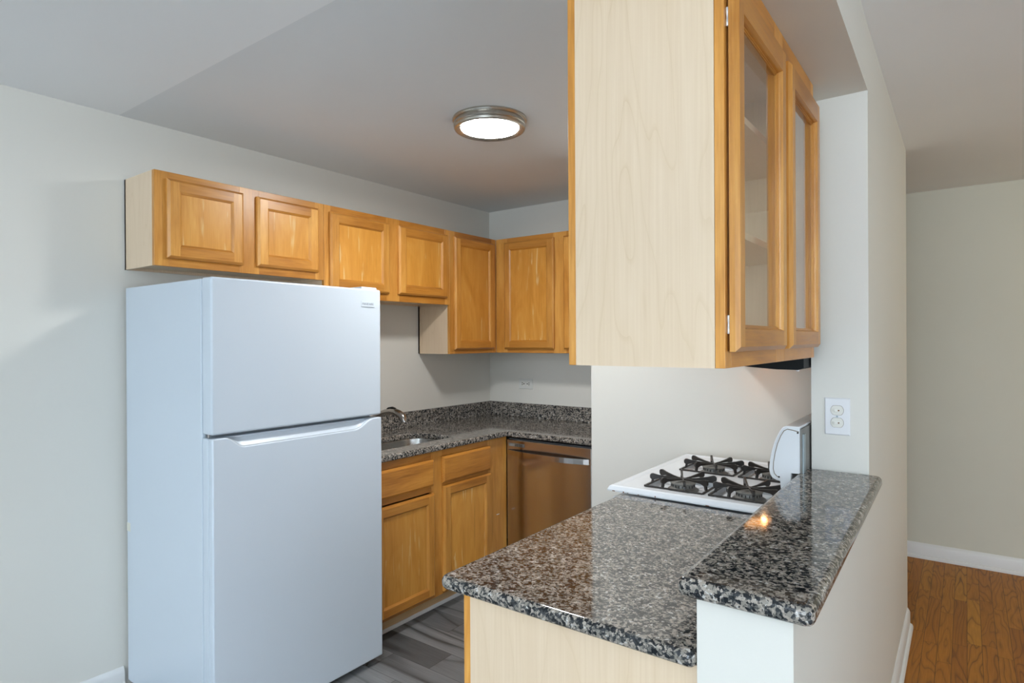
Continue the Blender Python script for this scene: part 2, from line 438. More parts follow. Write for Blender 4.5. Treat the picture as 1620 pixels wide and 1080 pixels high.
def door_frame(m, P, u, n, w, h, fw, t, WH, ch=0.010, rail_b=None, rail_t=None, ic=None):
    """five-piece door frame: P is the lower corner on the back plane"""
    z = Vector((0, 0, 1)); rb = rail_b or fw; rt = rail_t or fw; ic = ic or ch
    def ring(d, db, dt, e): return [P+u*d+z*db+n*e, P+u*(w-d)+z*db+n*e, P+u*(w-d)+z*(h-dt)+n*e, P+u*d+z*(h-dt)+n*e]
    rings = [ring(0, 0, 0, 0), ring(0, 0, 0, t-0.008), ring(ch, ch, ch, t)]
    inner = [ring(fw-ic, rb-ic, rt-ic, t), ring(fw-ic*0.2, rb-ic*0.2, rt-ic*0.2, t-0.006), ring(fw, rb, rt, t-0.009), ring(fw, rb, rt, 0)]
    def strip(a, b):
        for k in range(4):
            k2 = (k+1) % 4
            m.poly([a[k], a[k2], b[k2], b[k]], WZ if k in (1, 3) else WH)
    strip(rings[0], rings[1]); strip(rings[1], rings[2])
    for a, b in zip(inner, inner[1:]): strip(a, b)
    strip(inner[-1], rings[0])
    # flat front: full-height stiles, rails between them
    A, B = rings[2], inner[0]
    f1 = fw-ic
    def q(u0, u1, z0, z1, mt): m.poly([P+u*u0+z*z0+n*t, P+u*u1+z*z0+n*t, P+u*u1+z*z1+n*t, P+u*u0+z*z1+n*t], mt)
    for (a, b) in ((ch, f1), (w-f1, w-ch)):
        q(a, b, ch, h-ch, WZ)
    q(f1, w-f1, ch, rb-ic, WH); q(f1, w-f1, h-rt+ic, h-ch, WH)

def panel_door(root, facing, P, w, h, fw=0.058, t=0.020, name='door', label=None):
    u, n, WH = frame_axes(facing); P = Vector(P)
    m = MB(); door_frame(m, P, u, n, w, h, fw, t, WH)
    d = m.build(name, root)
    z = Vector((0, 0, 1))
    m = MB(); m.prism([P+u*(fw-0.001)+z*(fw-0.001)+n*0.004, P+u*(w-fw+0.001)+z*(fw-0.001)+n*0.004, P+u*(w-fw+0.001)+z*(h-fw+0.001)+n*0.004, P+u*(fw-0.001)+z*(h-fw+0.001)+n*0.004], n*0.007, PANEL)
    m.build('panel', d)
    if label: d['label'] = label
    return d

def slab_front(root, facing, P, w, h, t=0.020, name='drawer_front'):
    u, n, WH = frame_axes(facing); P = Vector(P); z = Vector((0, 0, 1)); m = MB(); c = 0.011
    def ring(d, e): return [P+u*d+z*d+n*e, P+u*(w-d)+z*d+n*e, P+u*(w-d)+z*(h-d)+n*e, P+u*d+z*(h-d)+n*e]
    R = [ring(0, 0), ring(0, t-0.009), ring(c*0.5, t-0.005), ring(c, t)]
    for a, b in zip(R, R[1:]):
        for k in range(4): m.poly([a[k], a[(k+1) % 4], b[(k+1) % 4], b[k]], WH)
    m.poly(R[-1], WH); m.poly(R[0][::-1], WH)
    return m.build(name, root)

def face_frame(root, facing, P, w, h, stiles, rails, t=0.019, name='face_frame'):
    """stiles: [(u0,u1)], rails: [(z0,z1)] on a plane through P"""
    u, n, WH = frame_axes(facing); P = Vector(P); z = Vector((0, 0, 1)); m = MB()
    for (a, b) in stiles: m.prism([P+u*a, P+u*b, P+u*b+z*h, P+u*a+z*h], n*t, WZ)
    st = sorted(stiles)
    for (z0, z1) in rails:
        for (a, b), (c, d) in zip(st, st[1:]):
            m.prism([P+u*b+z*z0, P+u*c+z*z0, P+u*c+z*z1, P+u*b+z*z1], n*t, WH)
    return m.build(name, root, bevel=0.0008, seg=1)

# ------------------------------------------------------------------ wall cabinets (left run)
FX = XL+0.280                 # face-frame front plane of the left run
FY = YB-0.280                 # the same on the back wall
ZT = 2.168
def hollow(m, x0, y0, z0, x1, y1, z1, t, mt, open_side, lid=True):
    """cabinet box of boards, open on one side"""
    if open_side != '-x': m.box(x0, y0, z0, x0+t, y1, z1, mt)
    if open_side != '+x': m.box(x1-t, y0, z0, x1, y1, z1, mt)
    if open_side != '-y': m.box(x0, y0, z0, x1, y0+t, z1, mt)
    if open_side != '+y': m.box(x0, y1-t, z0, x1, y1, z1, mt)
    if lid: m.box(x0+t, y0+t, z1-t, x1-t, y1-t, z1, mt)
    m.box(x0+t, y0+t, z0+0.012, x1-t, y1-t, z0+0.012+t, mt)
def wall_cab(label, y0, y1, z0, doors, stiles, b=0.032):
    r = thing('wall_cabinet', label, 'cabinet', (XL+0.14, (y0+y1)/2, z0), 'maple cabinets on the kitchen walls')
    m = MB(); hollow(m, XL+0.001, y0+0.0006, z0, FX-0.019, y1-0.0006, ZT, 0.012, LAM, '+x'); m.build('body', r)
    face_frame(r, '+x', (FX-0.019, y0+0.0006, z0), y1-y0, ZT-z0, [(a-y0, c-y0) for a, c in stiles], [(0, 0.042), (ZT-z0-0.046, ZT-z0)])
    for (a, c, zb, zt) in doors: panel_door(r, '+x', (FX+0.001, a, zb), c-a, zt-zb)
    return r
wall_cab('short two-door maple wall cabinet directly above the white refrigerator', 1.118, 1.927, 1.782,
         [(1.163, 1.490, 1.815, 2.139), (1.558, 1.888, 1.818, 2.137)], [(1.118, 1.175), (1.478, 1.572), (1.876, 1.9258)])
wall_cab('two-door maple wall cabinet above the sink, right of the one over the refrigerator', 1.927, 2.868, 1.697,
         [(1.957, 2.357, 1.736, 2.134), (2.428, 2.838, 1.739, 2.133)], [(1.9275, 1.970), (2.345, 2.442), (2.826, 2.8668)])
# tall corner cabinet on the left wall
r = wall_cab('tall single-door maple wall cabinet on the left wall beside the corner', 2.868, 3.343, 1.387,
         [(2.904, 3.309, 1.414, 2.134)], [(2.8686, 2.918), (3.296, 3.3425)])
# back wall cabinet
r = thing('wall_cabinet', 'tall maple wall cabinet on the back wall above the electrical outlet', 'cabinet', (-2.1, YB-0.14, 1.387), 'maple cabinets on the kitchen walls')
m = MB(); hollow(m, -2.618, FY+0.0195, 1.387, -1.603, YB-0.001, ZT, 0.012, LAM, '-y'); m.build('body', r)
face_frame(r, '-y', (-2.618, FY+0.019, 1.387), 1.015, ZT-1.387, [(0, 0.098), (0.470, 0.570), (0.966, 1.015)], [(0, 0.042), (ZT-1.387-0.046, ZT-1.387)])
panel_door(r, '-y', (-2.537, FY-0.001, 1.414), 0.402, 0.722)
panel_door(r, '-y', (-2.062, FY-0.001, 1.414), 0.410, 0.722)

# ------------------------------------------------------------------ base cabinet under the sink
BX = XL+0.610
r = thing('base_cabinet', 'maple sink base cabinet under the dark granite counter, right of the refrigerator', 'cabinet', (XL+0.3, 2.48, 0))
m = MB(); hollow(m, XL+0.001, 1.935, 0.096, BX-0.020, 3.02, 0.880, 0.014, LAM, '+x', False)
m.build('body', r)
face_frame(r, '+x', (BX-0.019, 1.935, 0.096), 1.085, 0.784, [(0, 0.04), (0.42, 0.506), (0.900, 1.085)], [(0, 0.045), (0.570, 0.610), (0.738, 0.784)])
slab_front(r, '+x', (BX+0.001, 1.955, 0.700), 0.408, 0.140)
slab_front(r, '+x', (BX+0.001, 2.431, 0.702), 0.415, 0.142)
panel_door(r, '+x', (BX+0.001, 1.955, 0.112), 0.411, 0.548)
panel_door(r, '+x', (BX+0.001, 2.437, 0.112), 0.411, 0.572)
m = MB(); m.box(BX-0.085, 1.935, 0.018, BX-0.070, 3.02, 0.097, RAW); m.build('toe_kick', r)
m = MB(); m.box(BX-0.0695, 1.935, 0.0, BX-0.062, 3.02, 0.020, TRIM); m.build('shoe_strip', r, bevel=0.002)
m = MB(); m.box(BX+0.0002, 2.918, 0.413, BX+0.0012, 2.945, 0.4165, PLAST); m.build('staple', r)

# ------------------------------------------------------------------ dishwasher
r = thing('dishwasher', 'stainless steel dishwasher with curved bar handle under the corner counter', 'dishwasher', (-1.98, 3.3, 0))
m = MB(); m.box(-2.278, 3.035, 0.10, -1.684, 3.60, 0.866, mat_simple('dishwasher_tub', (0.10, 0.10, 0.10), 0.5)); m.build('body', r)
m = MB(); m.box(-2.277, 3.010, 0.115, -1.686, 3.034, 0.862, STEEL); m.build('door', r, bevel=0.003)
m = MB(); m.box(-2.277, 3.060, 0.0, -1.686, 3.075, 0.098, BLACK); m.build('toe_panel', r)
m = MB(); pf = []; pb = []
for k in range(21):
    s = k/20; x = -2.268 + s*0.572; b = math.sin(PI*s)**0.7 if 0 < s < 1 else 0
    pf.append((x, 3.009-0.010-0.044*b)); pb.append((x, 3.009-0.044*b if 0 < k < 20 else 3.0095))
zs = (0.772, 0.802)
for (za) in (0,):
    for k in range(20):
        f0, f1, b0, b1 = pf[k], pf[k+1], pb[k], pb[k+1]
        vs = [(*f0, zs[0]), (*f1, zs[0]), (*b1, zs[0]), (*b0, zs[0]), (*f0, zs[1]), (*f1, zs[1]), (*b1, zs[1]), (*b0, zs[1])]
        fs = [(0, 1, 5, 4), (2, 3, 7, 6), (0, 3, 2, 1), (4, 5, 6, 7)]
        if k == 0: fs.append((0, 4, 7, 3))
        if k == 19: fs.append((1, 2, 6, 5))
        m.mesh(vs, fs, STEEL)
m.build('handle', r)
lm = MB(); lm.box(-2.262, 3.0075, 0.823, -2.147, 3.0098, 0.842, ZINC); lb = lm.build('badge', r)
m = MB()
m.box(-2.250, 3.0068, 0.834, -2.222, 3.0074, 0.8362, GREYINK); m.box(-2.250, 3.0068, 0.828, -2.222, 3.0074, 0.8302, GREYINK)
for x0 in (-2.214, -2.185):
    m.box(x0, 3.0068, 0.834, x0+0.026, 3.0074, 0.8375, DARK); m.box(x0, 3.0068, 0.8265, x0+0.026, 3.0074, 0.830, DARK)
m.build('printed_marks', lb)

# ------------------------------------------------------------------ countertop with sink cut-out
def rounded(x0, y0, x1, y1, rr, n=10):
    """counter-clockwise rounded rectangle, rr radii at (x0y0,x1y0,x1y1,x0y1)"""
    out = []
    for (cx, cy, rad, a0) in ((x0+rr[0], y0+rr[0], rr[0], PI), (x1-rr[1], y0+rr[1], rr[1], 1.5*PI), (x1-rr[2], y1-rr[2], rr[2], 0), (x0+rr[3], y1-rr[3], rr[3], PI/2)):
        for k in range(n+1):
            a = a0 + PI/2*k/n; out.append((cx+rad*math.cos(a), cy+rad*math.sin(a)))
    return out
def slab(name, outer, holes, z0, z1, mt, parent=None, bevel=0.0, loc=None, seg=4):
    """flat slab with cut-outs; its edges are eased by offset rings when bevel > 0"""
    def clean(lp):
        out = []
        for p in lp:
            if not out or (p[0]-out[-1][0])**2+(p[1]-out[-1][1])**2 > 1e-10: out.append(p)
        if (out[0][0]-out[-1][0])**2+(out[0][1]-out[-1][1])**2 < 1e-10: out.pop()
        ar = sum(p[0]*q[1]-q[0]*p[1] for p, q in zip(out, out[1:]+out[:1]))
        return out if ar > 0 else out[::-1]
    def shift(lp, d):
        n = len(lp); out = []
        for i in range(n):
            p0, p1, p2 = Vector(lp[i-1]), Vector(lp[i]), Vector(lp[(i+1) % n])
            n1 = Vector((-(p1-p0).y, (p1-p0).x)).normalized(); n2 = Vector((-(p2-p1).y, (p2-p1).x)).normalized()
            bi = (n1+n2).normalized(); out.append(tuple(p1+bi*(d/max(0.3, bi.dot(n1)))))
        return out
    prof = [(0, z0), (0, z1)]
    if bevel:
        r_ = min(bevel, (z1-z0)/2-0.0005)
        prof = [(r_-r_*math.sin(PI/2*k/seg), z0+r_-r_*math.cos(PI/2*k/seg)) for k in range(seg+1)] + [(r_-r_*math.cos(PI/2*k/seg), z1-r_+r_*math.sin(PI/2*k/seg)) for k in range(seg+1)]
    bm = bmesh.new(); caps = {0: [], len(prof)-1: []}
    for li, lp in enumerate([outer]+holes):
        lp = clean(lp); sg = 1 if li == 0 else -1; prev = None; n = len(lp)
        for pi, (d, z) in enumerate(prof):
            ring = [bm.verts.new((x, y, z)) for x, y in shift(lp, d*sg)]
            if prev:
                for k in range(n): bm.faces.new((prev[k], prev[(k+1) % n], ring[(k+1) % n], ring[k]))
            if pi in caps: caps[pi] += [(ring[k], ring[(k+1) % n]) for k in range(n)]
            prev = ring
    for pi, es in caps.items():
        edges = [bm.edges.get(e) or bm.edges.new(e) for e in es]
        bmesh.ops.triangle_fill(bm, use_beauty=True, use_dissolve=False, edges=edges)
    bmesh.ops.recalc_face_normals(bm, faces=bm.faces)
    org = Vector(loc or (0, 0, 0))
    if parent is not None: org = parent.location.copy()
    for v in bm.verts: v.co -= org
    me = bpy.data.meshes.new(name); bm.to_mesh(me); bm.free(); me.materials.append(mt)
    me.shade_smooth(); me.set_sharp_from_angle(angle=math.radians(32))
    for p in me.polygons:
        if abs(p.normal.z) > 0.999: p.use_smooth = False
    o = bpy.data.objects.new(name, me); COL.objects.link(o)
    if parent is not None: o.parent = parent
    elif loc: o.location = loc
    return o
CF, CB = XL+0.636, YB-0.634
hole = rounded(-2.700, 2.02, -2.398, 2.655, (0.05, 0.05, 0.055, 0.13))
r = thing('countertop', 'L-shaped dark granite countertop along the left and back walls', 'countertop', (-2.58, 2.75, 0.882))
slab('top', [(XL+0.001, 1.925), (CF, 1.925), (CF, CB), (-1.574, CB), (-1.574, YB-0.001), (XL+0.001, YB-0.001)], [hole], 0.882, 0.914, GRAN, r, 0.009)
m = MB(); m.box(XL+0.001, 1.925, 0.9143, XL+0.021, YB-0.001, 1.016, GRAN); m.build('backsplash', r, bevel=0.002)
m = MB(); m.box(XL+0.0213, YB-0.021, 0.9143, -1.574, YB-0.001, 1.016, GRAN); m.build('backsplash', r, bevel=0.002)

# sink bowl hung below the cut-out
r = thing('sink', 'undermount stainless steel sink bowl in the dark granite counter', 'sink', (-2.55, 2.34, 0.70))
def loop_at(grow, z): return [(x, y, z) for x, y in rounded(-2.700-grow, 2.02-grow, -2.398+grow, 2.655+grow, [max(0.02, q+grow) for q in (0.05, 0.05, 0.055, 0.13)])]
m = MB()
L = [loop_at(0.025, 0.8815), loop_at(0.004, 0.8815), loop_at(0.002, 0.874), loop_at(-0.008, 0.73), loop_at(-0.030, 0.702), loop_at(-0.10, 0.698)]
n = len(L[0]); vs = [p for lp in L for p in lp]; fs = []
for j in range(len(L)-1):
    for k in range(n): fs.append((j*n+k, j*n+(k+1) % n, (j+1)*n+(k+1) % n, (j+1)*n+k))
fs.append(tuple((len(L)-1)*n+k for k in range(n)))
m.mesh(vs, fs, SINKM); b = m.build('bowl', r, smooth=50)
md = b.modifiers.new('sheet', 'SOLIDIFY'); md.thickness = 0.0015; md.offset = -1
m = MB(); m.lathe(-2.55, 2.34, [(0.042, 0.6985), (0.042, 0.701), (0.036, 0.701), (0.030, 0.6995), (0.008, 0.6992)], CHROME, 32); m.build('drain', r, smooth=30)

# faucet behind the sink
r = thing('faucet', 'chrome single-lever faucet with pull-out spout over the sink', 'faucet', (-2.79, 2.33, 0.914))
m = MB(); m.lathe(-2.79, 2.33, [(0.030, 0.9145), (0.030, 0.920), (0.026, 0.926), (0.023, 0.95), (0.022, 1.02), (0.018, 1.035), (0.006, 1.040)], CHROME, 32); m.build('body', r, smooth=40)
m = MB(); m.tube([(-2.785, 2.33, 1.000), (-2.74, 2.33, 1.022), (-2.68, 2.33, 1.050), (-2.62, 2.33, 1.072), (-2.57, 2.33, 1.081), (-2.535, 2.33, 1.079), (-2.505, 2.33, 1.070), (-2.48, 2.33, 1.055), (-2.470, 2.33, 1.038), (-2.468, 2.33, 1.027)],
             [0.017, 0.0165, 0.016, 0.0165, 0.018, 0.0195, 0.0205, 0.021, 0.020, 0.0185], CHROME, 20); m.build('spout', r, smooth=40)
m = MB(); m.tube([(-2.605, 2.33, 1.088), (-2.59, 2.33, 1.097), (-2.56, 2.33, 1.102), (-2.535, 2.33, 1.098)], [0.007, 0.010, 0.010, 0.006], BLACK, 12, 0.5); m.build('spray_button', r, smooth=40)
m = MB(); m.tube([(-2.79, 2.33, 1.036), (-2.79, 2.31, 1.05), (-2.79, 2.27, 1.062), (-2.79, 2.24, 1.066)], [0.011, 0.009, 0.007, 0.006], CHROME, 12); m.build('lever', r, smooth=40)

# ------------------------------------------------------------------ refrigerator
FR, FL0, FL1 = -2.154, 1.109, 1.894        # door front plane, near side, far side
r = thing('refrigerator', 'white top-freezer refrigerator standing against the left wall', 'refrigerator', (-2.5, 1.5, 0))
m = MB(); m.box(-2.868, FL0, 0.036, -2.2285, FL1, 1.702, FRID); m.build('body', r, bevel=0.004)
m = MB(); m.box(-2.2283, FL0+0.012, 0.05, -2.2235, FL1-0.012, 1.69, FRIDG); m.build('gasket', r)
# freezer door: slightly crowned slab
def crowned(y0, y1, z0, z1, xb, xf, crown=0.004, n=14):
    pts = [(xb, y0), (xb, y1)]
    for k in range(n+1):
        s = k/n; pts.append((xf+crown*(1-(2*s-1)**2), y1+(y0-y1)*s))
    return [(x, y, z0) for x, y in pts], (0, 0, z1-z0)
m = MB(); pts, d = crowned(FL0, FL1, 1.137, 1.705, -2.2233, FR-0.002); m.prism(pts, d, FRID)
fd = m.build('freezer_door', r, bevel=0.007, smooth=30, seg=3)
# fresh-food door with a scooped hand grip along the top edge
ztop, zlo = 1.124, 1.084
nt = [(FL0, ztop), (1.158, ztop)]
def ez(s): return s*s*(3-2*s)
for k in range(1, 9): s = k/8; nt.append((1.158+0.075*s, ztop+(zlo-ztop)*ez(s)))
nt.append((1.745, zlo))
for k in range(1, 9): s = k/8; nt.append((1.745+0.10*s, zlo+(ztop-zlo)*ez(s)))
nt += [(FL1, ztop)]
m = MB()
ring = [(y, z) for y, z in nt] + [(FL1, 0.034), (FL0, 0.034)]
m.prism([(-2.182, y, z) for y, z in ring], (0.029, 0, 0), FRID)
dd = m.build('refrigerator_door', r, bevel=0.0055, smooth=30, seg=3)
m = MB(); m.box(-2.2233, FL0+0.0005, 0.0345, -2.1825, FL1-0.0005, ztop-0.001, FRID); m.build('door_liner', dd, bevel=0.003)
m = MB()
sc0 = [(y, z) for y, z in nt[2:-2]]
for (a, b) in zip(sc0, sc0[1:]):
    m.poly([(-2.160, a[0], a[1]+0.001), (-2.160, b[0], b[1]+0.001), (-2.186, b[0], ztop-0.002), (-2.186, a[0], ztop-0.002)], FRID)
m.build('hand_grip', dd, smooth=30)
# badge with lettering
def text_mesh(body, size, mt, name, parent, origin, u, v, n, width=None, depth=0.0006):
    cu = bpy.data.curves.new(name, 'FONT'); cu.body = body; cu.size = size; cu.extrude = depth/2; cu.align_x = 'CENTER'; cu.align_y = 'CENTER'
    tmp = bpy.data.objects.new(name, cu); COL.objects.link(tmp)
    bpy.context.view_layer.update()
    me = bpy.data.meshes.new_from_object(tmp.evaluated_get(bpy.context.evaluated_depsgraph_get()))
    bpy.data.objects.remove(tmp)
    xs = [w.co.x for w in me.vertices]; k = width/(max(xs)-min(xs)) if width else 1
    org = Vector((0, 0, 0)); q = parent
    while q is not None: org += q.location; q = q.parent
    for w in me.vertices: w.co = Vector(origin) + Vector(u)*w.co.x*k + Vector(v)*w.co.y + Vector(n)*w.co.z - org
    me.materials.clear(); me.materials.append(mt); me.name = name
    o = bpy.data.objects.new(name, me); COL.objects.link(o); o.parent = parent
    return o
BXF = FR-0.0012
m = MB(); m.box(BXF-0.0003, 1.779, 1.625, BXF+0.0020, 1.856, 1.650, FRID); bd = m.build('badge', fd, bevel=0.0006); bd['label'] = 'small raised maker badge in grey lettering'
text_mesh('FRIGIDAIRE', 0.013, GREYINK, 'lettering', fd, (BXF+0.0023, 1.8175, 1.6375), (0, 1, 0), (0, 0, 1), (1, 0, 0), 0.064)
m = MB(); m.box(BXF, 1.779, 1.6235, BXF+0.0022, 1.856, 1.6250, GREYINK); m.build('badge_rule', fd)
m = MB(); m.box(-2.30, 1.80, 1.7022, -2.175, 1.888, 1.716, FRID); m.build('hinge_cover', r, bevel=0.004)
m = MB(); m.lathe(-2.20, 1.120, [(0.004, 1.1245), (0.004, 1.1368)], CHROME, 12); m.build('hinge_pin', r)
m = MB(); m.box(-2.26, FL0+0.02, 0.008, -2.235, FL1-0.02, 0.0355, BLACK); m.build('kick_grille', r)
for (x, y) in ((-2.20, 1.83), (-2.20, 1.17), (-2.80, 1.83), (-2.80, 1.17)):
    m = MB(); m.lathe(x, y, [(0.014, 0.0), (0.014, 0.010), (0.006, 0.014), (0.006, 0.0343 if x > -2.5 else 0.0362)], CHROME, 20); m.build('foot', r, smooth=30)
m = MB(); m.box(-2.868, FL0-0.0006, 0.672, -2.834, FL0-0.0001, 0.708, TAPE); tp = m.build('tape_patch', r); tp['label'] = 'small yellowed strip of tape'

# ------------------------------------------------------------------ outlet on the back wall
def plate(r, P, u, n, w, h, t=0.005, mt=PLAST):
    P = Vector(P); u = Vector(u); n = Vector(n); z = Vector((0, 0, 1)); m = MB()
    def ring(d, e): return [P+u*(s*(w/2-d))+z*(q*(h/2-d))+n*e for s, q in ((-1, -1), (1, -1), (1, 1), (-1, 1))]
    R = [ring(0, 0.0004), ring(0, t*0.5), ring(0.003, t)]
    for a, b in zip(R, R[1:]):
        for k in range(4): m.poly([a[k], a[(k+1) % 4], b[(k+1) % 4], b[k]], mt)
    m.poly(R[-1], mt); m.poly(R[0][::-1], mt)
    return m.build('cover_plate', r)
r = thing('outlet', 'white sideways double outlet on the back wall above the backsplash', 'outlet', (-2.564, YB, 1.156))
plate(r, (-2.564, YB, 1.156), (1, 0, 0), (0, -1, 0), 0.122, 0.074, 0.006, PLATE)
for dx in (-0.021, 0.021):
    m = MB(); ov = []
    for k in range(24):
        a = 2*PI*k/24; ov.append((-2.564+dx+max(-0.0145, min(0.0145, 0.0175*math.cos(a))), YB-0.0051, 1.156+0.0165*math.sin(a)))
    m.prism(ov, (0, -0.0018, 0), IVORY); s = m.build('socket', r)
    m = MB(); x = -2.564+dx; y = YB-0.0073; q = 1 if dx < 0 else -1
    for dz in (-0.0062, 0.0062): m.box(x-q*0.008-0.0050, y, 1.156+dz-0.0026, x-q*0.008+0.0050, y+0.0006, 1.156+dz+0.0026, DARK)
    m.lathe(x+q*0.0062, 1.156, [(0.0048, y), (0.0048, y+0.0006)], DARK, 14, 'Y'); m.build('slots', s)
for dx in (-0.048, 0.048):
    m = MB(); m.lathe(-2.564+dx, 1.156, [(0.003, YB-0.0052), (0.003, YB-0.0062), (0.001, YB-0.0066)], PLAST, 14, 'Y'); m.build('screw', r)

# switch plate on the pillar
PYF = 2.17
r = thing('light_switch', 'white two-toggle light switch plate on the pillar end above the bar top', 'light switch', (-0.328, PYF, 1.226))
plate(r, (-0.328, PYF, 1.226), (1, 0, 0), (0, -1, 0), 0.072, 0.117, 0.006)
for dz in (0.0195, -0.0195):
    m = MB(); ov = []
    for k in range(28):
        a = 2*PI*k/28; ov.append((-0.328+0.0178*math.cos(a), PYF-0.0061, 1.226+dz+max(-0.0145, min(0.0145, 0.0178*math.sin(a)))))
    m.prism(ov, (0, -0.002, 0), IVORY); s = m.build('insert', r)
    m = MB(); m.prism([(-0.328+(p[0]+0.328)*1.06, PYF-0.0060, 1.226+dz+(p[2]-1.226-dz)*1.06) for p in ov], (0, -0.0006, 0), SEAM); m.build('insert_gap', s)
    m = MB(); x0 = -0.328; y = PYF-0.0082; z = 1.226+dz
    m.prism([(x0-0.011, y, z-0.0042), (x0+0.011, y, z-0.0042), (x0-0.006, y-0.007, z-0.0042), (x0-0.011, y-0.006, z-0.0042)], (0, 0, 0.0084), IVORY)
    m.build('toggle', s, bevel=0.0006)
    m = MB(); m.lathe(x0+0.005, z, [(0.0022, y-0.0048), (0.0022, y-0.0015)], RUST, 12, 'Y'); m.build('pilot_dot', s)
m = MB(); m.lathe(-0.328, 1.226, [(0.003, PYF-0.0061), (0.003, PYF-0.0072)], ZINC, 14, 'Y'); m.build('screw', r)

# ------------------------------------------------------------------ peninsula base cabinet and tops
r = thing('base_cabinet', 'peninsula base cabinet with pale maple end panel beside the half wall', 'cabinet', (-0.68, 1.57, 0))
m = MB(); hollow(m, -0.931, 1.092, 0.10, -0.412, 2.015, 0.880, 0.016, WZ, '-x'); m.build('body', r)
m = MB(); m.box(-0.932, 1.086, 0.001, -0.392, 1.0915, 0.8815, LAM); ep = m.build('end_panel', r); ep['label'] = 'pale maple laminate end panel'
face_frame(r, '-x', (-0.9325, 1.086, 0.10), 0.929, 0.78, [(0, 0.04), (0.445, 0.505), (0.889, 0.929)], [(0, 0.045), (0.55, 0.59), (0.735, 0.78)])
m = MB(); m.box(-0.951, 1.086, 0.001, -0.9328, 1.092, 0.0995, WZ); m.build('frame_foot', r)
for y in (1.11, 1.565):
    slab_front(r, '-x', (-0.9525, y, 0.70), 0.43, 0.14); panel_door(r, '-x', (-0.9525, y, 0.118), 0.43, 0.56)
m = MB(); m.box(-0.875, 1.092, 0.0, -0.860, 2.015, 0.0995, RAW); m.build('toe_kick', r)

outer = [(-1.012+0.022, 1.060)] 
o_ = rounded(-1.012, 1.060, -0.3885, 2.0165, (0.026, 0.016, 0.016, 0.016), 8)
o_ = [(min(x, -0.3885-0.015*(y-1.07)-0.0005), y) for x, y in o_]
ob = slab('peninsula_countertop', o_, [], 0.882, 0.914, GRAN, None, 0.014, (-0.7, 1.56, 0.882), 5)
tag(ob, 'speckled granite peninsula countertop between the half wall and the white range', 'countertop')
# bar ledge on the half wall, notched round the pillar
def rot(x, y): return (x - 0.0135*(y-1.04), y)
bo = [rot(*p) for p in rounded(-0.414, 1.036, -0.190, 2.168, (0.016, 0.016, 0.020, 0.016), 8)]
ob = slab('bar_ledge', bo, [], 1.0185, 1.0535, GRAN, None, 0.014, (-0.31, 1.6, 1.0185), 5)
tag(ob, 'narrow raised granite bar ledge on top of the half wall', 'bar ledge')
bpy.context.view_layer.update()

# ------------------------------------------------------------------ gas range
r = thing('gas_range', 'white four-burner gas range at the far end of the peninsula', 'stove', (-0.74, 2.46, 0))
SY0, SY1 = 2.030, 2.788
m = MB(); m.box(-1.035, SY0+0.006, 0.03, -0.440, SY1-0.006, 0.895, ENAM); m.build('body', r, bevel=0.003)
# cooktop pan: rim, near-vertical lip and deck with four sunk burner wells
x0, x1 = -1.058, -0.438
DK = 0.9330
bur = [(-0.842, 2.190), (-0.606, 2.190), (-0.842, 2.534), (-0.606, 2.534)]
WHX, WHY = 0.111, 0.104
def rr(d, z): return [(x0+d, SY0+d, z), (x1-d*0.05, SY0+d, z), (x1-d*0.05, SY1-d, z), (x0+d, SY1-d, z)]
R = [rr(0.006, 0.9155), rr(-0.008, 0.9165), rr(-0.008, 0.9215), rr(-0.002, 0.9335), rr(0.005, 0.9372), rr(0.012, 0.9372), rr(0.030, DK)]
m = MB()
for a, b in zip(R, R[1:]):
    for k in range(4): m.poly([a[k], a[(k+1) % 4], b[(k+1) % 4], b[k]], ENAM)
m.poly(R[0][::-1], ENAM)
lips = m.build('cooktop', r, bevel=0.0015, seg=2)
ct = lips
deck = slab('deck', [(p[0], p[1]) for p in R[-1]], [rounded(bx-WHX, by-WHY, bx+WHX, by+WHY, (0.012,)*4, 5) for bx, by in bur], DK-0.0012, DK, ENAM, r)
deck.parent = ct; 
WZ0 = 0.9172
for bx, by in bur:
    lp = [rounded(bx-WHX-g, by-WHY-g, bx+WHX+g, by+WHY+g, (max(0.004, 0.012+g),)*4, 5) for g in (0.001, -0.006, -0.0075)]
    zz = (DK-0.0015, WZ0+0.002, WZ0)
    m = MB(); n = len(lp[0]); vs = [(x, y, z) for l_, z in zip(lp, zz) for x, y in l_]
    m.mesh(vs, [(j*n+k, j*n+(k+1) % n, (j+1)*n+(k+1) % n, (j+1)*n+k) for j in range(2) for k in range(n)]+[tuple(2*n+k for k in range(n))], ENAM)
    m.build('burner_well', ct, smooth=30)
for (x, w, h) in ((-1.003, 0.005, 0.004), (-0.985, 0.003, 0.002), (-0.88, 0.003, 0.006), (-0.945, 0.006, 0.002), (-1.045, 0.010, 0.003), (-0.70, 0.012, 0.002)):
    m = MB(); m.box(x, SY0-0.0092, 0.9168, x+w, SY0-0.0080, 0.9168+h, RUST); m.build('rust_spot', ct)
for (bx, by) in bur:
    z0 = WZ0+0.0003
    m = MB(); m.lathe(bx, by, [(0.056, z0), (0.054, z0+0.004), (0.046, z0+0.009), (0.042, z0+0.011), (0.040, z0+0.022), (0.043, z0+0.0235)], BURN, 40)
    for k in range(20):
        a = 2*PI*k/20; cx, cy = bx+0.0415*math.cos(a), by+0.0415*math.sin(a)
        m.lathe(cx, cy, [(0.0016, z0+0.0125), (0.0016, z0+0.021)], DARK, 6)
    b = m.build('burner', r, smooth=35)
    m = MB(); m.lathe(bx, by, [(0.030, z0+0.0237), (0.045, z0+0.024), (0.046, z0+0.0275), (0.043, z0+0.0295), (0.010, z0+0.0300)], CAPM, 40); m.build('cap', b, smooth=35)
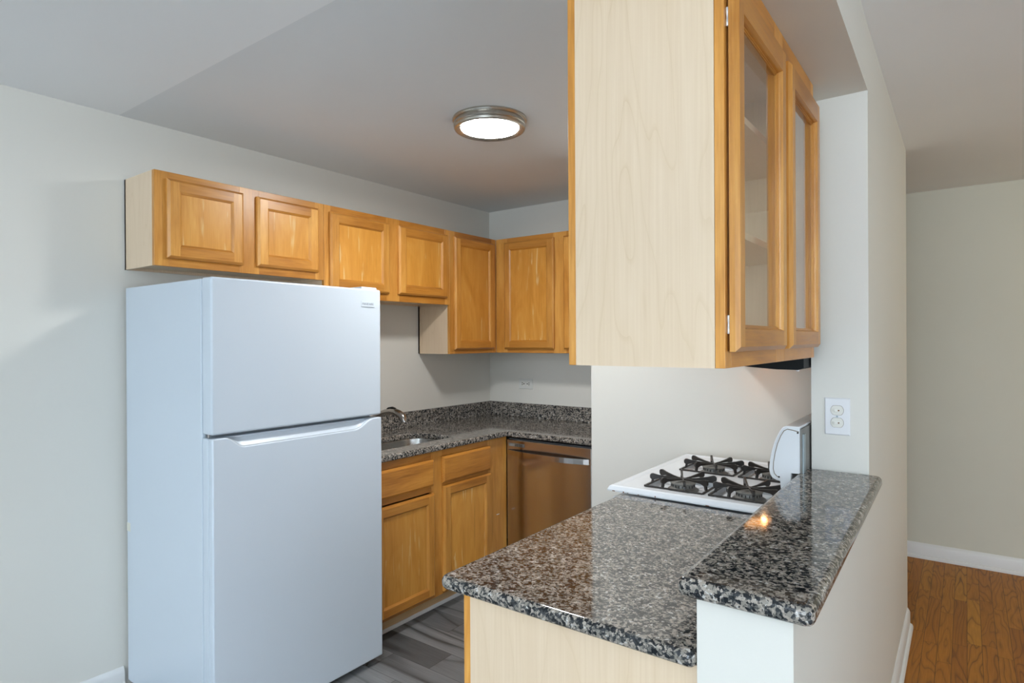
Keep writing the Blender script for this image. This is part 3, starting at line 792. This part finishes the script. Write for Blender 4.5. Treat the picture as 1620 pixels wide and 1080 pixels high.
def grate(bx, by, hx, hy):
    m = MB(); s = 0.0035; z0 = DK+0.0003
    for q in (-1, 1):
        m.box(bx-hx, by+q*hy-s, z0, bx+hx, by+q*hy+s, z0+0.006, IRON)
        m.box(bx+q*hx-s, by-hy, z0, bx+q*hx+s, by+hy, z0+0.006, IRON)
    zt = z0+0.0275
    arms = [(-1, -0.48), (-1, 0.48), (-0.40, 1), (0.40, 1), (1, 0.48), (1, -0.48), (0.40, -1), (-0.40, -1)]
    for (dx, dy) in arms:
        d = Vector((dx*hx, dy*hy, 0)); Ln = d.length; d.normalize(); nrm = Vector((-d.y, d.x, 0))
        # side view of a finger: slender at the hub, deepening to a blunt upturned tip that stands on the base bar
        top_ = [(0.006, zt-0.002), (Ln*0.40, zt+0.001), (Ln*0.75, zt+0.0075), (Ln-0.010, zt+0.0125), (Ln-0.003, zt+0.0115), (Ln+0.002, zt+0.006), (Ln+0.002, zt-0.004)]
        bot_ = [(Ln-0.004, zt-0.010), (Ln-0.001, z0+0.003), (Ln-0.010, z0+0.003), (Ln-0.013, zt-0.011), (Ln*0.75, zt-0.0055), (Ln*0.40, zt-0.0055), (0.006, zt-0.007)]
        C = Vector((bx, by, 0)); w0, w1 = 0.0018, 0.0042
        loop = top_+bot_; n = len(loop); vs = []
        for sg in (-1, 1):
            for (t, z) in loop:
                w = w0+(w1-w0)*min(1, t/Ln); vs.append(C+d*t+nrm*(sg*w)+Vector((0, 0, z)))
        fs = [tuple(range(n)), tuple(range(2*n-1, n-1, -1))]+[((k+1) % n, k, n+k, n+(k+1) % n) for k in range(n)]
        m.mesh(vs, fs, IRON)
    m.lathe(bx, by, [(0.010, zt-0.007), (0.010, zt-0.002)], IRON, 16)
    return m.build('grate', r, bevel=0.0008, seg=2)
for (bx, by) in bur: grate(bx, by, 0.107, 0.098)
# backguard: curved console with end cap
prof = [(-0.414, 1.199), (-0.452, 1.200), (-0.463, 1.195), (-0.472, 1.184), (-0.481, 1.166), (-0.489, 1.147), (-0.497, 1.118), (-0.502, 1.090), (-0.505, 1.060), (-0.502, 1.042), (-0.495, 1.032), (-0.484, 1.026), (-0.474, 1.024), (-0.468, 1.024), (-0.468, 0.9375), (-0.4385, 0.9375), (-0.4385, 1.0541), (-0.414, 1.0541)]
m = MB(); m.prism([(x, SY0+0.018, z) for x, z in prof], (0, SY1-SY0-0.036, 0), ENAM); bg = m.build('backguard', r, bevel=0.003, smooth=35)
cap = [(-0.416, 1.184), (-0.434, 1.188), (-0.449, 1.190), (-0.459, 1.184), (-0.468, 1.168), (-0.478, 1.142), (-0.485, 1.114), (-0.490, 1.084), (-0.491, 1.062), (-0.488, 1.048), (-0.481, 1.040), (-0.472, 1.036), (-0.464, 0.945), (-0.4395, 0.945), (-0.4395, 1.0541), (-0.416, 1.0541)]
m = MB(); m.prism([(x, SY0+0.0150, z) for x, z in cap], (0, 0.0028, 0), ENAM); ec = m.build('end_cap', bg, bevel=0.0008, smooth=35)
edge = cap[:12]
m = MB()
for (a, b) in zip(edge, edge[1:]):
    A = Vector((a[0], 0, a[1])); B = Vector((b[0], 0, b[1])); t = (B-A).normalized(); q = Vector((-t.z, 0, t.x))*0.0011
    m.prism([A-q+Vector((0, SY0+0.0146, 0)), B-q+Vector((0, SY0+0.0146, 0)), B+q+Vector((0, SY0+0.0146, 0)), A+q+Vector((0, SY0+0.0146, 0))], (0, 0.0028, 0), SEAM)
m.build('cap_seam', bg)
for (x, z) in ((-0.419, 1.181), (-0.474, 1.038)):
    m = MB(); m.lathe(x, z, [(0.0028, SY0+0.0143), (0.0028, SY0+0.0152)], DARK, 12, 'Y'); m.build('screw_hole', bg)
m = MB(); m.box(-0.4135, SY0+0.020, 1.0541, -0.4085, SY1-0.020, 1.193, BURN); m.box(-0.4083, SY0+0.03, 1.0541, -0.4045, SY0+0.055, 1.175, ZINC); m.build('rear_flange', bg)
m = MB(); m.box(-1.062, SY0+0.02, 0.18, -1.036, SY1-0.02, 0.76, ENAM); od = m.build('oven_door', r, bevel=0.004)
m = MB(); m.tube([(-1.09, SY0+0.08, 0.72), (-1.09, SY1-0.08, 0.72)], [0.011, 0.011], ENAM, 16); m.box(-1.09, SY0+0.09, 0.713, -1.0622, SY0+0.105, 0.727, ENAM); m.box(-1.09, SY1-0.105, 0.713, -1.0622, SY1-0.09, 0.727, ENAM); m.build('handle', od, smooth=40)
m = MB(); m.box(-1.058, SY0+0.02, 0.775, -1.036, SY1-0.02, 0.889, ENAM); m.build('control_panel', r, bevel=0.003)
for y in (2.13, 2.24, 2.58, 2.69):
    m = MB(); m.lathe(y, 0.83, [(0.020, -1.0585), (0.018, -1.080), (0.006, -1.082)], ENAM, 24, 'X'); m.build('knob', r, smooth=40)
m = MB(); m.box(-1.058, SY0+0.02, 0.04, -1.036, SY1-0.02, 0.165, ENAM); m.build('drawer', r, bevel=0.003)

# ------------------------------------------------------------------ range hood and the short cabinet above it
r = thing('range_hood', 'black under-cabinet range hood above the gas range', 'range hood', (-0.62, 2.47, 1.37))
hp = [(-0.408, 1.495), (-0.408, 1.380), (-0.425, 1.374), (-0.49, 1.3745), (-0.577, 1.381), (-0.66, 1.392), (-0.76, 1.410), (-0.86, 1.436), (-0.875, 1.450), (-0.875, 1.495)]
m = MB(); m.prism([(x, 2.080, z) for x, z in hp], (0, 0.720, 0), BLACK); m.build('shell', r, smooth=30)
m = MB(); m.prism([(-0.735, 2.58, 1.4035), (-0.735, 2.70, 1.4035), (-0.655, 2.70, 1.389), (-0.655, 2.58, 1.389)], (0, 0, -0.005), HOODLAMP); m.build('lamp_lens', r)
m = MB(); m.lathe(-0.675, 2.655, [(0.004, 1.3865), (0.010, 1.384), (0.011, 1.380), (0.004, 1.377)], BULB, 16); m.build('bulb', r, smooth=40)
m = MB(); m.lathe(-0.436, 2.13, [(0.006, 1.3735), (0.005, 1.368), (0.002, 1.367)], PLAST, 16); m.build('switch_knob', r, smooth=40)
r = thing('wall_cabinet', 'short maple cabinet holding the black range hood behind the glass-door cabinet', 'cabinet', (-0.55, 2.47, 1.5))
m = MB(); m.box(-0.695, 2.105, 1.4955, -0.406, 2.800, 2.236, LAM); m.build('body', r)
for y in (2.12, 2.48): panel_door(r, '-x', (-0.697, y, 1.52), 0.34, 0.68)

# ------------------------------------------------------------------ hanging cabinet with glass doors over the peninsula
r = thing('glass_door_cabinet', 'tall maple cabinet with two glass doors hanging above the peninsula', 'cabinet', (-0.54, 1.58, 1.416))
Y0, Y1, Z0, Z1 = 1.177, 2.025, 1.416, 2.2362
XF, XK = -0.3685, -0.715
m = MB()
m.box(XK+0.0185, Y0, Z0, XF-0.0195, Y0+0.012, Z1, LAM); e = m.build('end_panel', r); e['label'] = 'pale maple laminate end panel'
m = MB()
m.box(XK+0.0185, Y1-0.012, Z0, XF-0.0195, Y1, Z1, LAM)
m.box(XK+0.0185, Y0+0.0122, Z0+0.010, XF-0.0195, Y1-0.0122, Z0+0.022, LAM)
m.box(XK+0.0185, Y0+0.0122, Z1-0.014, XF-0.0195, Y1-0.0122, Z1, LAM)
m.build('body', r)
face_frame(r, '+x', (XF-0.019, Y0, Z0), Y1-Y0, Z1-Z0, [(0, 0.040), (0.385, 0.470), (Y1-Y0-0.040, Y1-Y0)], [(0, 0.042), (Z1-Z0-0.084, Z1-Z0)])
face_frame(r, '-x', (XK+0.018, Y0, Z0), Y1-Y0, Z1-Z0, [(0, 0.040), (Y1-Y0-0.040, Y1-Y0)], [(0, 0.042), (Z1-Z0-0.044, Z1-Z0)], 0.018)
for z in (1.705, 1.975):
    m = MB(); m.box(XK+0.0245, Y0+0.0125, z, XF-0.045, Y1-0.0125, z+0.016, LAM); m.build('shelf', r)
for (ya, yb) in ((1.187, 1.5785), (1.630, 1.997)):
    P = Vector((XF+0.0055, ya, 1.4478)); w, h = yb-ya, 2.162-1.4478; u = Vector((0, 1, 0)); n = Vector((1, 0, 0)); z = Vector((0, 0, 1))
    m = MB(); door_frame(m, P, u, n, w, h, 0.042, 0.0185, WY, 0.009, 0.047, 0.062, 0.0035)
    # glass stop moulding on the inside of the frame
    for k, (d, e) in enumerate(((0.042, 0.0065), (0.0445, 0.0045))):
        m.box(P.x+e-0.003, ya+d, P.z+0.047+d-0.042, P.x+e, ya+d+0.0025, P.z+h-0.062-d+0.042, WZ)
        m.box(P.x+e-0.003, yb-d-0.0025, P.z+0.047+d-0.042, P.x+e, yb-d, P.z+h-0.062-d+0.042, WZ)
        m.box(P.x+e-0.003, ya+d, P.z+0.047+d-0.042, P.x+e, yb-d, P.z+0.047+d-0.042+0.0035, WY)
        m.box(P.x+e-0.003, ya+d, P.z+h-0.062-d+0.042-0.0035, P.x+e, yb-d, P.z+h-0.062-d+0.042, WY)
    d = m.build('door', r)
    m = MB(); m.box(P.x+0.0002, ya+0.040, P.z+0.045, P.x+0.0015, yb-0.040, P.z+h-0.060, GLASS); g = m.build('pane', d); g['label'] = 'clear glass pane'
    for hz in (1.50, 2.09) if ya < 1.4 else ():
        m = MB(); m.lathe(XF+0.0027, ya+0.003, [(0.0020, hz-0.018), (0.0026, hz-0.017), (0.0026, hz-0.006), (0.002, hz-0.005), (0.002, hz+0.005), (0.0026, hz+0.006), (0.0026, hz+0.017), (0.0020, hz+0.018)], HINGE, 14); m.build('hinge', d, smooth=40)

# ------------------------------------------------------------------ ceiling light
r = thing('ceiling_light', 'round flush ceiling light with brushed nickel rim, switched on', 'ceiling light', (-1.675, 2.100, ZC))
cx, cy = -1.675, 2.100
m = MB(); m.lathe(cx, cy, [(0.150, ZC-0.0004), (0.163, ZC-0.0004), (0.164, ZC-0.006), (0.161, ZC-0.012), (0.156, ZC-0.014), (0.158, ZC-0.018), (0.158, ZC-0.030), (0.155, ZC-0.034), (0.157, ZC-0.037), (0.154, ZC-0.045), (0.147, ZC-0.049), (0.133, ZC-0.046), (0.126, ZC-0.040), (0.126, ZC-0.030)], NICK, 96); m.build('rim', r, smooth=35)
m = MB(); m.lathe(cx, cy, [(0.1258, ZC-0.032), (0.1255, ZC-0.041), (0.110, ZC-0.0435), (0.06, ZC-0.045), (0.01, ZC-0.0455)], DIFFUSER, 64); m.build('diffuser', r, smooth=60)

# structure is done
